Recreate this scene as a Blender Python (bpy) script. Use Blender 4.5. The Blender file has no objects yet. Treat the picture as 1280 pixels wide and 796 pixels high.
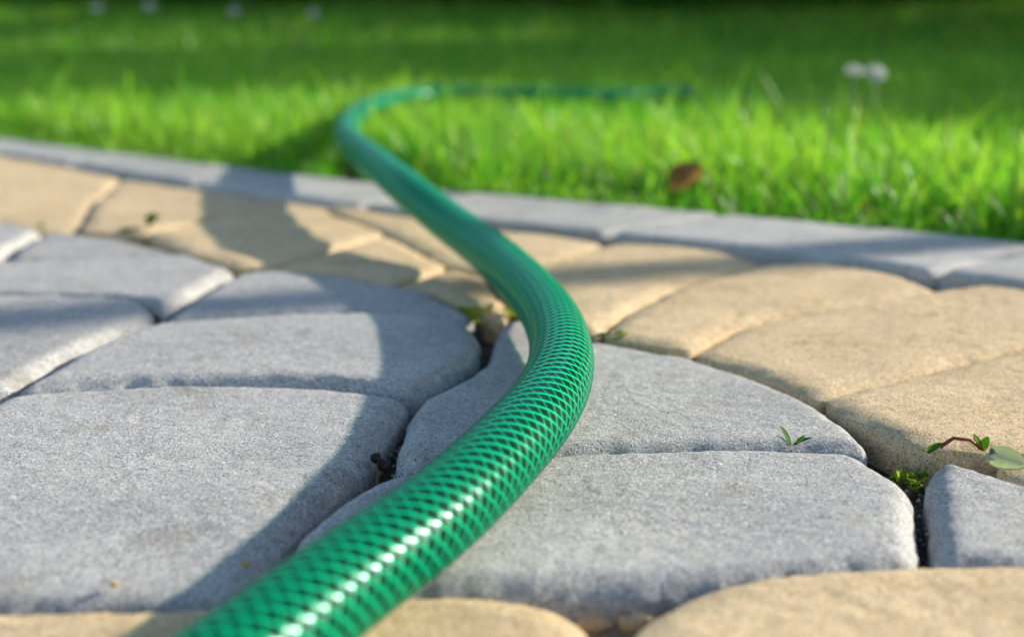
import bpy, bmesh, math, random
import numpy as np
from mathutils import Vector, noise as mnoise

rad = math.radians
random.seed(7)
RNG = np.random.default_rng(11)
scene = bpy.context.scene
COL = scene.collection

# ---------------------------------------------------------------- camera, sky, sun, exposure
CAM_PITCH = math.atan(368 / 1600)          # radians below the horizontal
cam_data = bpy.data.cameras.new('camera')
cam = bpy.data.objects.new('camera', cam_data)
COL.objects.link(cam)
cam.location = (0, 0, 0.128)
cam.rotation_euler = (math.pi / 2 - CAM_PITCH, 0, 0)
cam_data.sensor_width = 36
cam_data.lens = 36 * 1600 / 1280
cam_data.clip_start = 0.01
cam_data.clip_end = 600
cam_data.dof.use_dof = True
cam_data.dof.focus_distance = 0.40
cam_data.dof.aperture_fstop = 7.0
cam_data.dof.aperture_blades = 7
scene.camera = cam

SUN_AZ, SUN_EL = rad(22), rad(21)     # azimuth measured from +X towards +Y
world = bpy.data.worlds.new('World')
scene.world = world
world.use_nodes = True
wn = world.node_tree
bg = wn.nodes['Background']
sky = wn.nodes.new('ShaderNodeTexSky')
sky.sky_type = 'NISHITA'
sky.sun_disc = False
sky.sun_elevation = SUN_EL
sky.sun_rotation = math.pi / 2 - SUN_AZ
sky.air_density = 1.0
sky.dust_density = 0.6
wn.links.new(sky.outputs[0], bg.inputs[0])
bg.inputs[1].default_value = 0.14

sd = bpy.data.lights.new('sun', 'SUN')
sd.energy = 5.0
sd.angle = rad(1.1)
sd.color = (1.0, 0.91, 0.77)
sun = bpy.data.objects.new('sun', sd)
COL.objects.link(sun)
S = Vector((math.cos(SUN_EL) * math.cos(SUN_AZ), math.cos(SUN_EL) * math.sin(SUN_AZ), math.sin(SUN_EL)))
sun.rotation_euler = S.to_track_quat('Z', 'Y').to_euler()
sun.location = S * 8

scene.view_settings.view_transform = 'Standard'
scene.view_settings.look = 'None'
scene.view_settings.exposure = 0.88
scene.view_settings.gamma = 1.0
scene.render.engine = 'CYCLES'
scene.cycles.max_bounces = 8
scene.cycles.transparent_max_bounces = 12

# ---------------------------------------------------------------- measured layout (metres)
TH=0.22606838799388393
STONES=[
('grey',0,[(-0.1797,0.4373),(-0.1511,0.4476),(-0.1143,0.4519),(-0.0702,0.4508),(-0.035,0.4383),(-0.0397,0.3993),(-0.0451,0.3641),(-0.0516,0.3385),(-0.058,0.3128),(-0.0607,0.2709),(-0.089,0.2688),(-0.1229,0.2672),(-0.1667,0.2886),(-0.1908,0.3707)]),
('grey',0.001,[(-0.0604,0.2709),(-0.0565,0.3118),(-0.0481,0.3379),(-0.0388,0.3543),(-0.0237,0.3591),(0.0197,0.3751),(0.0647,0.379),(0.1064,0.3767),(0.1156,0.3449),(0.1011,0.2905),(0.0689,0.2849),(0.0395,0.2795),(0.0112,0.2764),(-0.0148,0.2751),(-0.0387,0.273)]),
('grey',0,[(-0.0373,0.3626),(-0.0373,0.3993),(-0.0343,0.4363),(-0.0229,0.4519),(-0.0113,0.4864),(-0.0088,0.5263),(-0.0036,0.563),(0.0176,0.5487),(0.0353,0.5221),(0.0705,0.4965),(0.0934,0.4651),(0.108,0.4323),(0.1137,0.4018),(0.1144,0.3805),(0.0649,0.3805),(0.0198,0.3767),(-0.0238,0.3605)]),
('grey',0.002,[(-0.1799,0.4393),(-0.1742,0.4952),(-0.158,0.5471),(-0.1049,0.5646),(-0.0508,0.5662),(-0.0195,0.5534),(-0.0113,0.5179),(-0.0126,0.4877),(-0.0236,0.454),(-0.0351,0.4393),(-0.0704,0.4519),(-0.1146,0.453),(-0.1514,0.4487)]),
('grey',0,[(-0.1578,0.5502),(-0.1544,0.6123),(-0.1474,0.6662),(-0.1296,0.6799),(-0.0795,0.6573),(-0.0397,0.622),(-0.0137,0.5646),(-0.0189,0.5549),(-0.0509,0.5679),(-0.1052,0.5662)]),
('grey',0.0015,[(-0.1803,0.4404),(-0.1746,0.4965),(-0.1589,0.5502),(-0.1622,0.5729),(-0.1784,0.5938),(-0.2157,0.6029),(-0.2472,0.6048),(-0.3214,0.6031),(-0.2729,0.4588),(-0.1945,0.4389)]),
('grey',0.001,[(-0.248,0.6066),(-0.2163,0.6048),(-0.1775,0.5974),(-0.1614,0.5729),(-0.1553,0.6162),(-0.1472,0.6752),(-0.1818,0.7167),(-0.2412,0.704),(-0.283,0.6966),(-0.3617,0.6887),(-0.3267,0.6031)]),
('grey',0,[(-0.2849,0.7015),(-0.2421,0.7065),(-0.1833,0.7193),(-0.241,0.7782),(-0.2717,0.7967),(-0.2968,0.8064),(-0.2959,0.7604)]),
('grey',0,[(-0.2849,0.7015),(-0.297,0.7633),(-0.299,0.8096),(-0.3474,0.8616),(-0.4313,0.8242),(-0.3672,0.6887)]),
('tan_flat',0.001,[(-0.1482,0.6799),(-0.1831,0.7219),(-0.2305,0.7967),(-0.197,0.869),(-0.1342,0.896),(-0.0785,0.7967),(-0.0962,0.7604),(-0.1313,0.6846)]),
('tan_flat',0,[(-0.1309,0.6822),(-0.0962,0.7604),(-0.0782,0.7936),(-0.0349,0.687),(-0.06,0.6361),(-0.0795,0.6573)]),
('tan',0,[(-0.0598,0.634),(-0.0349,0.687),(-0.016,0.6639),(0.0007,0.5763),(-0.0021,0.5581),(-0.0135,0.5679),(-0.0397,0.622)]),
('tan_flat',0,[(-0.3372,1.1361),(-0.2211,1.0381),(-0.1254,0.9507),(-0.1342,0.896),(-0.197,0.869),(-0.2314,0.7999),(-0.2728,0.7999),(-0.3104,0.9507)]),
('tan_flat',0,[(-0.5867,1.4081),(-0.5388,1.3528),(-0.4288,1.239),(-0.3372,1.1361),(-0.3104,0.9507),(-0.2738,0.7999),(-0.3001,0.8129),(-0.3488,0.8653),(-0.3863,0.8766),(-0.4503,0.9974)]),
('tan_flat',0.001,[(-0.133,0.9),(-0.1242,0.9419),(-0.0552,0.8766),(0.0,0.8331),(0.0308,0.8129),(0.0565,0.7633),(0.027,0.709),(-0.0085,0.6707),(-0.035,0.6893),(-0.0785,0.7967)]),
('tan',0.001,[(0.0269,0.7065),(0.0563,0.7604),(0.0924,0.7692),(0.1224,0.7434),(0.1388,0.6942),(0.0849,0.634),(0.0529,0.5695),(0.0354,0.5235),(0.0175,0.5456),(0.0007,0.5763),(-0.0153,0.6662),(-0.0085,0.6707)]),
('tan',0.001,[(0.1388,0.6942),(0.1731,0.6991),(0.2017,0.6752),(0.2128,0.6201),(0.1698,0.5902),(0.1313,0.5695),(0.0973,0.541),(0.0718,0.4965),(0.0523,0.507),(0.0358,0.5192),(0.0528,0.5679),(0.0846,0.632)]),
('tan',0.001,[(0.2122,0.6181),(0.237,0.63),(0.2746,0.624),(0.3235,0.6271),(0.2994,0.5306),(0.214,0.511),(0.1646,0.4756),(0.1082,0.4333),(0.0936,0.4663),(0.0713,0.4978),(0.0973,0.541),(0.1313,0.5695),(0.1698,0.5902)]),
('tan',0.001,[(0.1078,0.4313),(0.1638,0.4732),(0.2129,0.5083),(0.2941,0.5306),(0.2538,0.4093),(0.1723,0.3805),(0.1495,0.3729),(0.1338,0.3774),(0.1286,0.3751),(0.1217,0.3852),(0.1151,0.4018)]),
('grey',0,[(0.1221,0.3612),(0.1323,0.3744),(0.1409,0.3612),(0.1505,0.3449),(0.2136,0.3329),(0.1912,0.2886),(0.1263,0.2895),(0.1013,0.2905)]),
('tan',0,[(0.1416,0.3619),(0.1501,0.3714),(0.1716,0.379),(0.2515,0.4044),(0.2167,0.3347),(0.1508,0.3456)]),
('tan',0.002,[(0.101,0.2895),(0.1259,0.2886),(0.191,0.284),(0.1818,0.2068),(0.0286,0.1938),(0.0235,0.2506),(0.0303,0.2596),(0.041,0.2734),(0.0549,0.2813),(0.0688,0.2844)]),
('tan',0.001,[(-0.1225,0.2664),(-0.0888,0.268),(-0.0606,0.2701),(-0.0386,0.2721),(-0.0148,0.2743),(0.0018,0.2713),(0.0116,0.2643),(0.0188,0.2506),(0.0238,0.1938),(-0.143,0.1938),(-0.1686,0.2868)])]
LEFT_EDGE=[(-0.143, 0.1938), (-0.1687, 0.2886), (-0.1908, 0.3707), (-0.1947, 0.4409), (-0.273, 0.4609), (-0.3235, 0.6031), (-0.365, 0.6887), (-0.4313, 0.8242), (-0.3864, 0.8762), (-0.4503, 0.9976), (-0.5865, 1.4073)]
RIGHT_EDGE=[(0.1837, 0.2068), (0.1932, 0.2886), (0.2157, 0.3347), (0.2547, 0.4074), (0.2983, 0.5306), (0.3235, 0.6271)]
KERB_BACK=[(-1.223, 1.9996), (-0.8106, 1.6561), (-0.5735, 1.4426), (-0.3352, 1.2224), (-0.1458, 1.0595), (-0.0683, 0.9905), (0.035, 0.9297), (0.1152, 0.8719), (0.1885, 0.8311), (0.2525, 0.7843), (0.2994, 0.7395)]
KERB_FRONT=[(-1.1147, 1.8201), (-0.7231, 1.4743), (-0.509, 1.2771), (-0.2931, 1.0652), (-0.1261, 0.9125), (-0.0591, 0.8529), (0.0, 0.8071), (0.0562, 0.7812), (0.1216, 0.7395), (0.1869, 0.6968), (0.223, 0.6519), (0.2521, 0.6182)]
HOSE=[(-0.0457, 0.2316, 0.0114), (-0.0346, 0.2574, 0.0116), (-0.0225, 0.2806, 0.0122), (-0.0102, 0.3091, 0.0135), (0.0011, 0.3401, 0.015), (0.011, 0.3747, 0.0163), (0.0169, 0.4216, 0.0165), (0.0155, 0.482, 0.0165), (0.0069, 0.5436, 0.0165), (-0.0098, 0.6209, 0.0175), (-0.0352, 0.6986, 0.022), (-0.0625, 0.7671, 0.031), (-0.0982, 0.9002, 0.035), (-0.1419, 1.1095, 0.034), (-0.1633, 1.3675, 0.034), (-0.1522, 1.5603, 0.036), (-0.109, 1.6829, 0.038), (-0.042, 1.7022, 0.038), (0.0622, 1.682, 0.036), (0.1714, 1.7368, 0.033), (0.2536, 1.8699, 0.028)]
SPOT={'moss_hose': (-0.011, 0.5706, -0.004), 'leaf_hose': (0.0417, 0.5179, 0), 'sprig': (0.0875, 0.381, -0.0012), 'moss_gap': (0.1222, 0.3719, -0.0095), 'leaf1': (0.1294, 0.3729, 0), 'leaf2': (0.1417, 0.3744, 0), 'round_leaf': (0.1457, 0.3612, 0.002), 'weed_left': (-0.2367, 0.8064, 0), 'weed_far': (-0.3051, 0.8195, 0), 'kerbweed': (-0.3955, 1.1958, 0), 'husk': (-0.0422, 0.3768, -0.005), 'crumb': (-0.0643, 0.2878, 0.001), 'crumb2': (-0.0927, 0.2764, 0.001), 'brownleaf': (0.1227, 0.8454, 0.028), 'flower': (0.3568, 1.3201, 0.079), 'f1': (-0.8563, 2.7208, 0.157), 'f2': (-0.7437, 2.7028, 0.16), 'f3': (-0.6104, 2.8935, 0.152), 'f4': (-0.4665, 3.0936, 0.15), 'peb1': (0.0194, 0.2799, -0.01), 'peb2': (0.0296, 0.2816, -0.01), 'b1': (0.3893, 1.1902, 0.06), 'b2': (0.4638, 1.3321, 0.06), 'redstem': (0.1378, 0.3759, 0), 'drop': (0.0548, 0.9386, 0.004)}


# ---------------------------------------------------------------- helpers
def tag(o, label=None, cat=None, group=None, kind=None):
    if label: o['label'] = label
    if cat: o['category'] = cat
    if group: o['group'] = group
    if kind: o['kind'] = kind
    return o

def link(name, me, mat, parent=None, loc=None):
    o = bpy.data.objects.new(name, me)
    COL.objects.link(o)
    if mat is not None and len(me.materials) == 0:
        me.materials.append(mat)
    if parent is not None:
        o.parent = parent
    if loc is not None:
        o.location = loc
    return o

def empty(name, loc=(0, 0, 0)):
    o = bpy.data.objects.new(name, None)
    o.empty_display_size = 0.02
    COL.objects.link(o)
    o.location = loc
    return o

def mesh(name, verts, faces, smooth=True):
    me = bpy.data.meshes.new(name)
    me.from_pydata([tuple(v) for v in verts], [], faces)
    me.update()
    if smooth:
        me.polygons.foreach_set('use_smooth', [True] * len(me.polygons))
    return me

def np_mesh(name, V, tris, col=None, smooth=True):
    """fast triangle mesh from numpy arrays"""
    me = bpy.data.meshes.new(name)
    n, m = len(V), len(tris)
    me.vertices.add(n)
    me.vertices.foreach_set('co', np.ascontiguousarray(V, dtype=np.float32).ravel())
    me.loops.add(m * 3)
    me.loops.foreach_set('vertex_index', np.ascontiguousarray(tris, dtype=np.int32).ravel())
    me.polygons.add(m)
    me.polygons.foreach_set('loop_start', np.arange(0, m * 3, 3, dtype=np.int32))
    me.polygons.foreach_set('loop_total', np.full(m, 3, dtype=np.int32))
    if smooth:
        me.polygons.foreach_set('use_smooth', np.ones(m, dtype=bool))
    me.update(calc_edges=True)
    if col is not None:
        a = me.attributes.new('tint', 'FLOAT_COLOR', 'POINT')
        c = np.ones((n, 4), dtype=np.float32); c[:, :3] = col
        a.data.foreach_set('color', c.ravel())
    return me

# ---------------------------------------------------------------- materials
class NT:
    def __init__(self, name):
        self.m = bpy.data.materials.new(name)
        self.m.use_nodes = True
        self.t = self.m.node_tree
        self.t.nodes.clear()
        self.out = self.n('ShaderNodeOutputMaterial')
    def n(self, kind, **kw):
        nd = self.t.nodes.new(kind)
        for k, v in kw.items():
            if k.startswith('i_'):
                nd.inputs[k[2:].replace('_', ' ')].default_value = v
            else:
                setattr(nd, k, v)
        return nd
    def l(self, a, b): self.t.links.new(a, b)
    def math(self, op, a, b=None, clamp=False):
        nd = self.n('ShaderNodeMath', operation=op, use_clamp=clamp)
        for i, v in enumerate((a, b)):
            if v is None: continue
            if hasattr(v, 'is_output'): self.l(v, nd.inputs[i])
            else: nd.inputs[i].default_value = v
        return nd.outputs[0]
    def ramp(self, fac, stops):
        r = self.n('ShaderNodeValToRGB')
        while len(r.color_ramp.elements) < len(stops):
            r.color_ramp.elements.new(0.5)
        for e, (p, c) in zip(r.color_ramp.elements, stops):
            e.position = p; e.color = (*c, 1) if len(c) == 3 else c
        self.l(fac, r.inputs[0])
        return r.outputs[0]
    def mix(self, mode, fac, a, b):
        nd = self.n('ShaderNodeMix', data_type='RGBA', blend_type=mode)
        for i, v in ((0, fac), (6, a), (7, b)):
            if hasattr(v, 'is_output'): self.l(v, nd.inputs[i])
            elif isinstance(v, (int, float)): nd.inputs[i].default_value = v
            else: nd.inputs[i].default_value = (*v, 1)
        return nd.outputs[2]
    def noise(self, vec, scale, detail=2, rough=0.5):
        nd = self.n('ShaderNodeTexNoise', i_Scale=scale, i_Detail=detail, i_Roughness=rough)
        self.l(vec, nd.inputs['Vector'])
        return nd.outputs['Fac']

def concrete(name, dark, base, light, blotch, speck_dark, speck_light, grain=1.0, bump=0.55, stain_col=(0.80, 0.78, 0.74)):
    t = NT(name)
    tc = t.n('ShaderNodeTexCoord'); oi = t.n('ShaderNodeObjectInfo')
    off = t.n('ShaderNodeVectorMath', operation='SCALE'); off.inputs[0].default_value = (3.1, 5.7, 1.3)
    t.l(oi.outputs['Random'], off.inputs['Scale'])
    add = t.n('ShaderNodeVectorMath', operation='ADD')
    t.l(tc.outputs['Object'], add.inputs[0]); t.l(off.outputs[0], add.inputs[1])
    v = add.outputs[0]
    big = t.noise(v, 22, 4, 0.6)
    mid = t.noise(v, 190, 5, 0.7)
    fine = t.noise(v, 1350 * grain, 3, 0.75)
    col = t.ramp(fine, [(0.36, dark), (0.5, base), (0.63, light)])
    col = t.mix('MULTIPLY', 1.0, col, t.ramp(big, [(0.3, blotch), (0.66, (1.06, 1.05, 1.03))]))
    col = t.mix('MULTIPLY', 0.8, col, t.ramp(mid, [(0.33, (0.80, 0.80, 0.80)), (0.62, (1.08, 1.08, 1.08))]))
    vo = t.n('ShaderNodeTexVoronoi', i_Scale=1050 * grain, i_Randomness=1.0); t.l(v, vo.inputs['Vector'])
    sep = t.n('ShaderNodeSeparateColor'); t.l(vo.outputs['Color'], sep.inputs[0])
    near = t.math('LESS_THAN', vo.outputs['Distance'], 0.42)
    dk = t.math('MULTIPLY', t.math('GREATER_THAN', sep.outputs[0], 0.80), near)
    lt = t.math('MULTIPLY', t.math('GREATER_THAN', sep.outputs[1], 0.84), near)
    col = t.mix('MIX', t.math('MULTIPLY', dk, 0.85), col, speck_dark)
    col = t.mix('MIX', t.math('MULTIPLY', lt, 0.75), col, speck_light)
    stain = t.ramp(t.noise(v, 38, 5, 0.62), [(0.56, (1, 1, 1)), (0.70, stain_col)])      # old water and rust stains
    col = t.mix('MULTIPLY', 1.0, col, stain)
    # small difference from stone to stone
    hv = t.n('ShaderNodeHueSaturation'); t.l(col, hv.inputs['Color'])
    t.l(t.math('ADD', t.math('MULTIPLY', oi.outputs['Random'], 0.16), 0.92), hv.inputs['Value'])
    b = t.n('ShaderNodeBsdfPrincipled', i_Roughness=0.88)
    b.inputs['Specular IOR Level'].default_value = 0.25
    t.l(hv.outputs[0], b.inputs['Base Color'])
    pit = t.math('MULTIPLY', dk, -0.8)
    hgt = t.math('ADD', t.math('ADD', t.math('MULTIPLY', fine, 1.0), t.math('MULTIPLY', mid, 1.6)), pit)
    bp = t.n('ShaderNodeBump', i_Strength=bump, i_Distance=0.0009)
    t.l(hgt, bp.inputs['Height']); t.l(bp.outputs[0], b.inputs['Normal'])
    t.l(b.outputs[0], t.out.inputs[0])
    return t.m

M_GREY = concrete('grey_concrete', (0.24, 0.24, 0.235), (0.37, 0.365, 0.352), (0.50, 0.495, 0.475), (0.84, 0.84, 0.84),
                  (0.12, 0.12, 0.125), (0.64, 0.64, 0.62))
M_TAN = concrete('tan_concrete', (0.37, 0.265, 0.140), (0.57, 0.435, 0.262), (0.69, 0.56, 0.37), (0.88, 0.84, 0.77),
                 (0.24, 0.15, 0.07), (0.78, 0.68, 0.50))
M_KERB = concrete('kerb_concrete', (0.27, 0.268, 0.255), (0.40, 0.394, 0.375), (0.51, 0.503, 0.48), (0.80, 0.80, 0.80),
                  (0.12, 0.12, 0.125), (0.6, 0.6, 0.58), grain=0.8)

def soil_mat():
    t = NT('joint_soil'); tc = t.n('ShaderNodeTexCoord'); v = tc.outputs['Object']
    a = t.noise(v, 260, 5, 0.7); b2 = t.noise(v, 30, 3)
    col = t.ramp(a, [(0.3, (0.012, 0.010, 0.008)), (0.55, (0.045, 0.036, 0.026)), (0.75, (0.12, 0.10, 0.075))])
    col = t.mix('MIX', t.ramp(b2, [(0.55, (0, 0, 0)), (0.75, (0.5, 0.5, 0.5))]), col, (0.05, 0.07, 0.015))
    b = t.n('ShaderNodeBsdfPrincipled', i_Roughness=0.95); t.l(col, b.inputs['Base Color'])
    bp = t.n('ShaderNodeBump', i_Strength=1.0, i_Distance=0.002); t.l(a, bp.inputs['Height']); t.l(bp.outputs[0], b.inputs['Normal'])
    t.l(b.outputs[0], t.out.inputs[0]); return t.m
M_SOIL = soil_mat()

def lawn_mat():
    t = NT('lawn_soil'); tc = t.n('ShaderNodeTexCoord'); v = tc.outputs['Object']
    a = t.noise(v, 60, 6, 0.7); b2 = t.noise(v, 3, 3)
    col = t.ramp(a, [(0.3, (0.018, 0.030, 0.008)), (0.55, (0.035, 0.07, 0.014)), (0.75, (0.06, 0.12, 0.02))])
    col = t.mix('MULTIPLY', 0.6, col, t.ramp(b2, [(0.3, (0.7, 0.7, 0.7)), (0.7, (1.2, 1.2, 1.1))]))
    b = t.n('ShaderNodeBsdfPrincipled', i_Roughness=0.95); t.l(col, b.inputs['Base Color'])
    bp = t.n('ShaderNodeBump', i_Strength=1.0, i_Distance=0.02); t.l(a, bp.inputs['Height']); t.l(bp.outputs[0], b.inputs['Normal'])
    t.l(b.outputs[0], t.out.inputs[0]); return t.m
M_LAWN = lawn_mat()

def leaf_mat(name, trans=0.45, rough=0.45, spec=0.35, tmul=(1.15, 1.25, 0.6)):
    """colour comes from the per-blade / per-leaf tint"""
    t = NT(name)
    at = t.n('ShaderNodeAttribute', attribute_name='tint')
    b = t.n('ShaderNodeBsdfPrincipled', i_Roughness=rough)
    b.inputs['Specular IOR Level'].default_value = spec
    t.l(at.outputs['Color'], b.inputs['Base Color'])
    tr = t.n('ShaderNodeBsdfTranslucent')
    t.l(t.mix('MULTIPLY', 1.0, at.outputs['Color'], tmul), tr.inputs['Color'])
    mx = t.n('ShaderNodeMixShader'); mx.inputs[0].default_value = trans
    t.l(b.outputs[0], mx.inputs[1]); t.l(tr.outputs[0], mx.inputs[2]); t.l(mx.outputs[0], t.out.inputs[0])
    return t.m
M_GRASS = leaf_mat('grass_blade', 0.5, 0.42, 0.4)
M_LEAF = leaf_mat('leaf', 0.35, 0.45, 0.3)
M_PETAL = leaf_mat('petal', 0.35, 0.6, 0.2, (1, 1, 1))

def plain(name, c, rough=0.6, nscale=80, var=0.25, spec=0.4):
    t = NT(name); tc = t.n('ShaderNodeTexCoord')
    a = t.noise(tc.outputs['Object'], nscale, 4, 0.6)
    lo = tuple(x * (1 - var) for x in c); hi = tuple(min(1, x * (1 + var)) for x in c)
    b = t.n('ShaderNodeBsdfPrincipled', i_Roughness=rough)
    b.inputs['Specular IOR Level'].default_value = spec
    t.l(t.ramp(a, [(0.3, lo), (0.7, hi)]), b.inputs['Base Color'])
    bp = t.n('ShaderNodeBump', i_Strength=0.3, i_Distance=0.001); t.l(a, bp.inputs['Height']); t.l(bp.outputs[0], b.inputs['Normal'])
    t.l(b.outputs[0], t.out.inputs[0]); return t.m
M_BARK = plain('bark', (0.10, 0.075, 0.05), 0.9, 60, 0.5)
M_CORE = plain('hose_core', (0.001, 0.040, 0.034), 0.9, 300, 0.2, 0.08)
M_THREAD = plain('hose_thread', (0.03, 0.74, 0.74), 0.5, 2000, 0.15)

HOSE_R, CORE_R, BRAID_R = 0.0112, 0.01050, 0.01060
BRAID_N, BRAID_PITCH = 12, 0.062
def sleeve_mat():
    t = NT('clear_green_pvc')
    uv = t.n('ShaderNodeUVMap', uv_map='around_along'); sp = t.n('ShaderNodeSeparateXYZ'); t.l(uv.outputs[0], sp.inputs[0])
    u, v = sp.outputs[0], sp.outputs[1]
    w = t.math('MULTIPLY', v, BRAID_N / BRAID_PITCH); un = t.math('MULTIPLY', u, BRAID_N)
    c1 = t.math('COSINE', t.math('MULTIPLY', t.math('SUBTRACT', un, w), 2 * math.pi))
    c2 = t.math('COSINE', t.math('MULTIPLY', t.math('ADD', un, w), 2 * math.pi))
    hgt = t.math('ADD', c1, c2)
    bp = t.n('ShaderNodeBump', i_Strength=0.26, i_Distance=0.00016); t.l(hgt, bp.inputs['Height'])
    fr = t.n('ShaderNodeFresnel', i_IOR=1.4); t.l(bp.outputs[0], fr.inputs['Normal'])
    tr = t.n('ShaderNodeBsdfTransparent'); tr.inputs[0].default_value = (0.14, 0.74, 0.50, 1)
    gl = t.n('ShaderNodeBsdfGlossy', i_Roughness=0.30); gl.inputs[0].default_value = (0.25, 0.39, 0.35, 1)
    t.l(bp.outputs[0], gl.inputs['Normal'])
    tc = t.n('ShaderNodeTexCoord'); scuff = t.noise(tc.outputs['Object'], 90, 5, 0.7)      # handling wear
    t.l(t.math('ADD', t.math('MULTIPLY', scuff, 0.22), 0.11), gl.inputs['Roughness'])
    ge = t.n('ShaderNodeNewGeometry')      # only the outer side of the sleeve mirrors
    mx = t.n('ShaderNodeMixShader'); t.l(t.math('MULTIPLY', fr.outputs[0], t.math('SUBTRACT', 1.0, ge.outputs['Backfacing'])), mx.inputs[0])
    t.l(tr.outputs[0], mx.inputs[1]); t.l(gl.outputs[0], mx.inputs[2]); t.l(mx.outputs[0], t.out.inputs[0])
    return t.m
M_SLEEVE = sleeve_mat()

# ---------------------------------------------------------------- kerb line, ground, lawn, bed of the path
KB = [(-7.0, 6.1), (-3.0, 3.25)] + KERB_BACK + [(.40, .65), (.49, .535), (.57, .41), (.645, .275), (.73, .11), (.835, -.13), (1.3, -1.2)]
KF = [(-6.95, 6.0), (-2.95, 3.16)] + KERB_FRONT + [(.32, .56), (.40, .46), (.475, .35), (.545, .23), (.625, .08), (.725, -.15), (1.19, -1.25)]
KBX, KBY = np.array(KB).T
KFX, KFY = np.array(KF).T
def kback(x): return np.interp(x, KBX, KBY)
def kfront(x): return np.interp(x, KFX, KFY)
KERB_TOP = 0.004

# ground: one sheet to the horizon, well below everything else
g = mesh('ground', [(-300, -300, -.06), (300, -300, -.06), (300, 300, -.06), (-300, 300, -.06)], [(0, 1, 2, 3)])
tag(link('ground', g, M_LAWN), kind='structure')

def terrain(y):
    """the lawn climbs a gentle bank away from the path"""
    return 0.014 * np.clip(np.asarray(y, float) - 2.2, 0, 5.8) ** 2

# lawn: from the kerb outwards
mid = [((a + c) / 2, (b + d) / 2) for (a, b), (c, d) in zip(KB, [(x, float(kfront(x))) for x, _ in KB])]
vs = [(x, y + 0.02, -0.010) for x, y in mid]
n = len(vs)
rowsf = [0, .004, .010, .017, .024, .032, .041, .051, .062, .075, .09, .12, .2, .45, 1]
V = []
for f_ in rowsf:
    for i, (x, y, z) in enumerate(vs):
        t_ = i / (n - 1); ox, oy = -60 + 180 * t_, 90 - 60 * t_ ** 2
        px, py = x + (ox - x) * f_, y + (oy - y) * f_
        V.append((px, py, -0.010 - 0.004 * f_ + float(terrain(py))))
fs = [(r * n + i, r * n + i + 1, (r + 1) * n + i + 1, (r + 1) * n + i) for r in range(len(rowsf) - 1) for i in range(n - 1)]
vs, outer = V, []
tag(link('lawn', mesh('lawn', vs + outer, fs), M_LAWN), kind='structure')

# bed under the paving stones
xs = np.concatenate([np.linspace(-5, -1.05, 40), np.linspace(-1.0, 1.1, 130)]); ts = np.linspace(0, 1, 130)
V = []
for x in xs:
    y1 = float(kfront(x)) + 0.03; y0 = -0.9
    for t_ in ts:
        y = y0 + (y1 - y0) * t_
        V.append((x, y, -0.0135 + 0.003 * mnoise.noise((x * 45, y * 45, 0)) + 0.0015 * mnoise.noise((x * 160, y * 160, 3))))
m_ = len(ts)
fs = [(i * m_ + j, (i + 1) * m_ + j, (i + 1) * m_ + j + 1, i * m_ + j + 1) for i in range(len(xs) - 1) for j in range(m_ - 1)]
path = tag(link('paved_path', mesh('paved_path', V, fs), M_SOIL), kind='structure')

# ---------------------------------------------------------------- paving stones
def outline(pts, n, sigma, gap):
    P = np.array(pts, float)
    if np.sum(P[:, 0] * np.roll(P[:, 1], -1) - np.roll(P[:, 0], -1) * P[:, 1]) < 0: P = P[::-1]
    Q = np.vstack([P, P[:1]])
    d = np.r_[0, np.cumsum(np.hypot(*np.diff(Q, axis=0).T))]
    s = np.linspace(0, d[-1], n, endpoint=False)
    R = np.c_[np.interp(s, d, Q[:, 0]), np.interp(s, d, Q[:, 1])]
    step = d[-1] / n
    k = np.arange(-n // 2, n - n // 2); w = np.exp(-0.5 * (k * step / sigma) ** 2); w /= w.sum()
    Fw = np.fft.fft(np.fft.ifftshift(w))
    R = np.c_[np.fft.ifft(np.fft.fft(R[:, 0]) * Fw).real, np.fft.ifft(np.fft.fft(R[:, 1]) * Fw).real]
    tg = np.roll(R, -1, 0) - np.roll(R, 1, 0); tg /= np.hypot(*tg.T)[:, None] + 1e-12
    nin = np.c_[-tg[:, 1], tg[:, 0]]
    return R + nin * gap, nin

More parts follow.
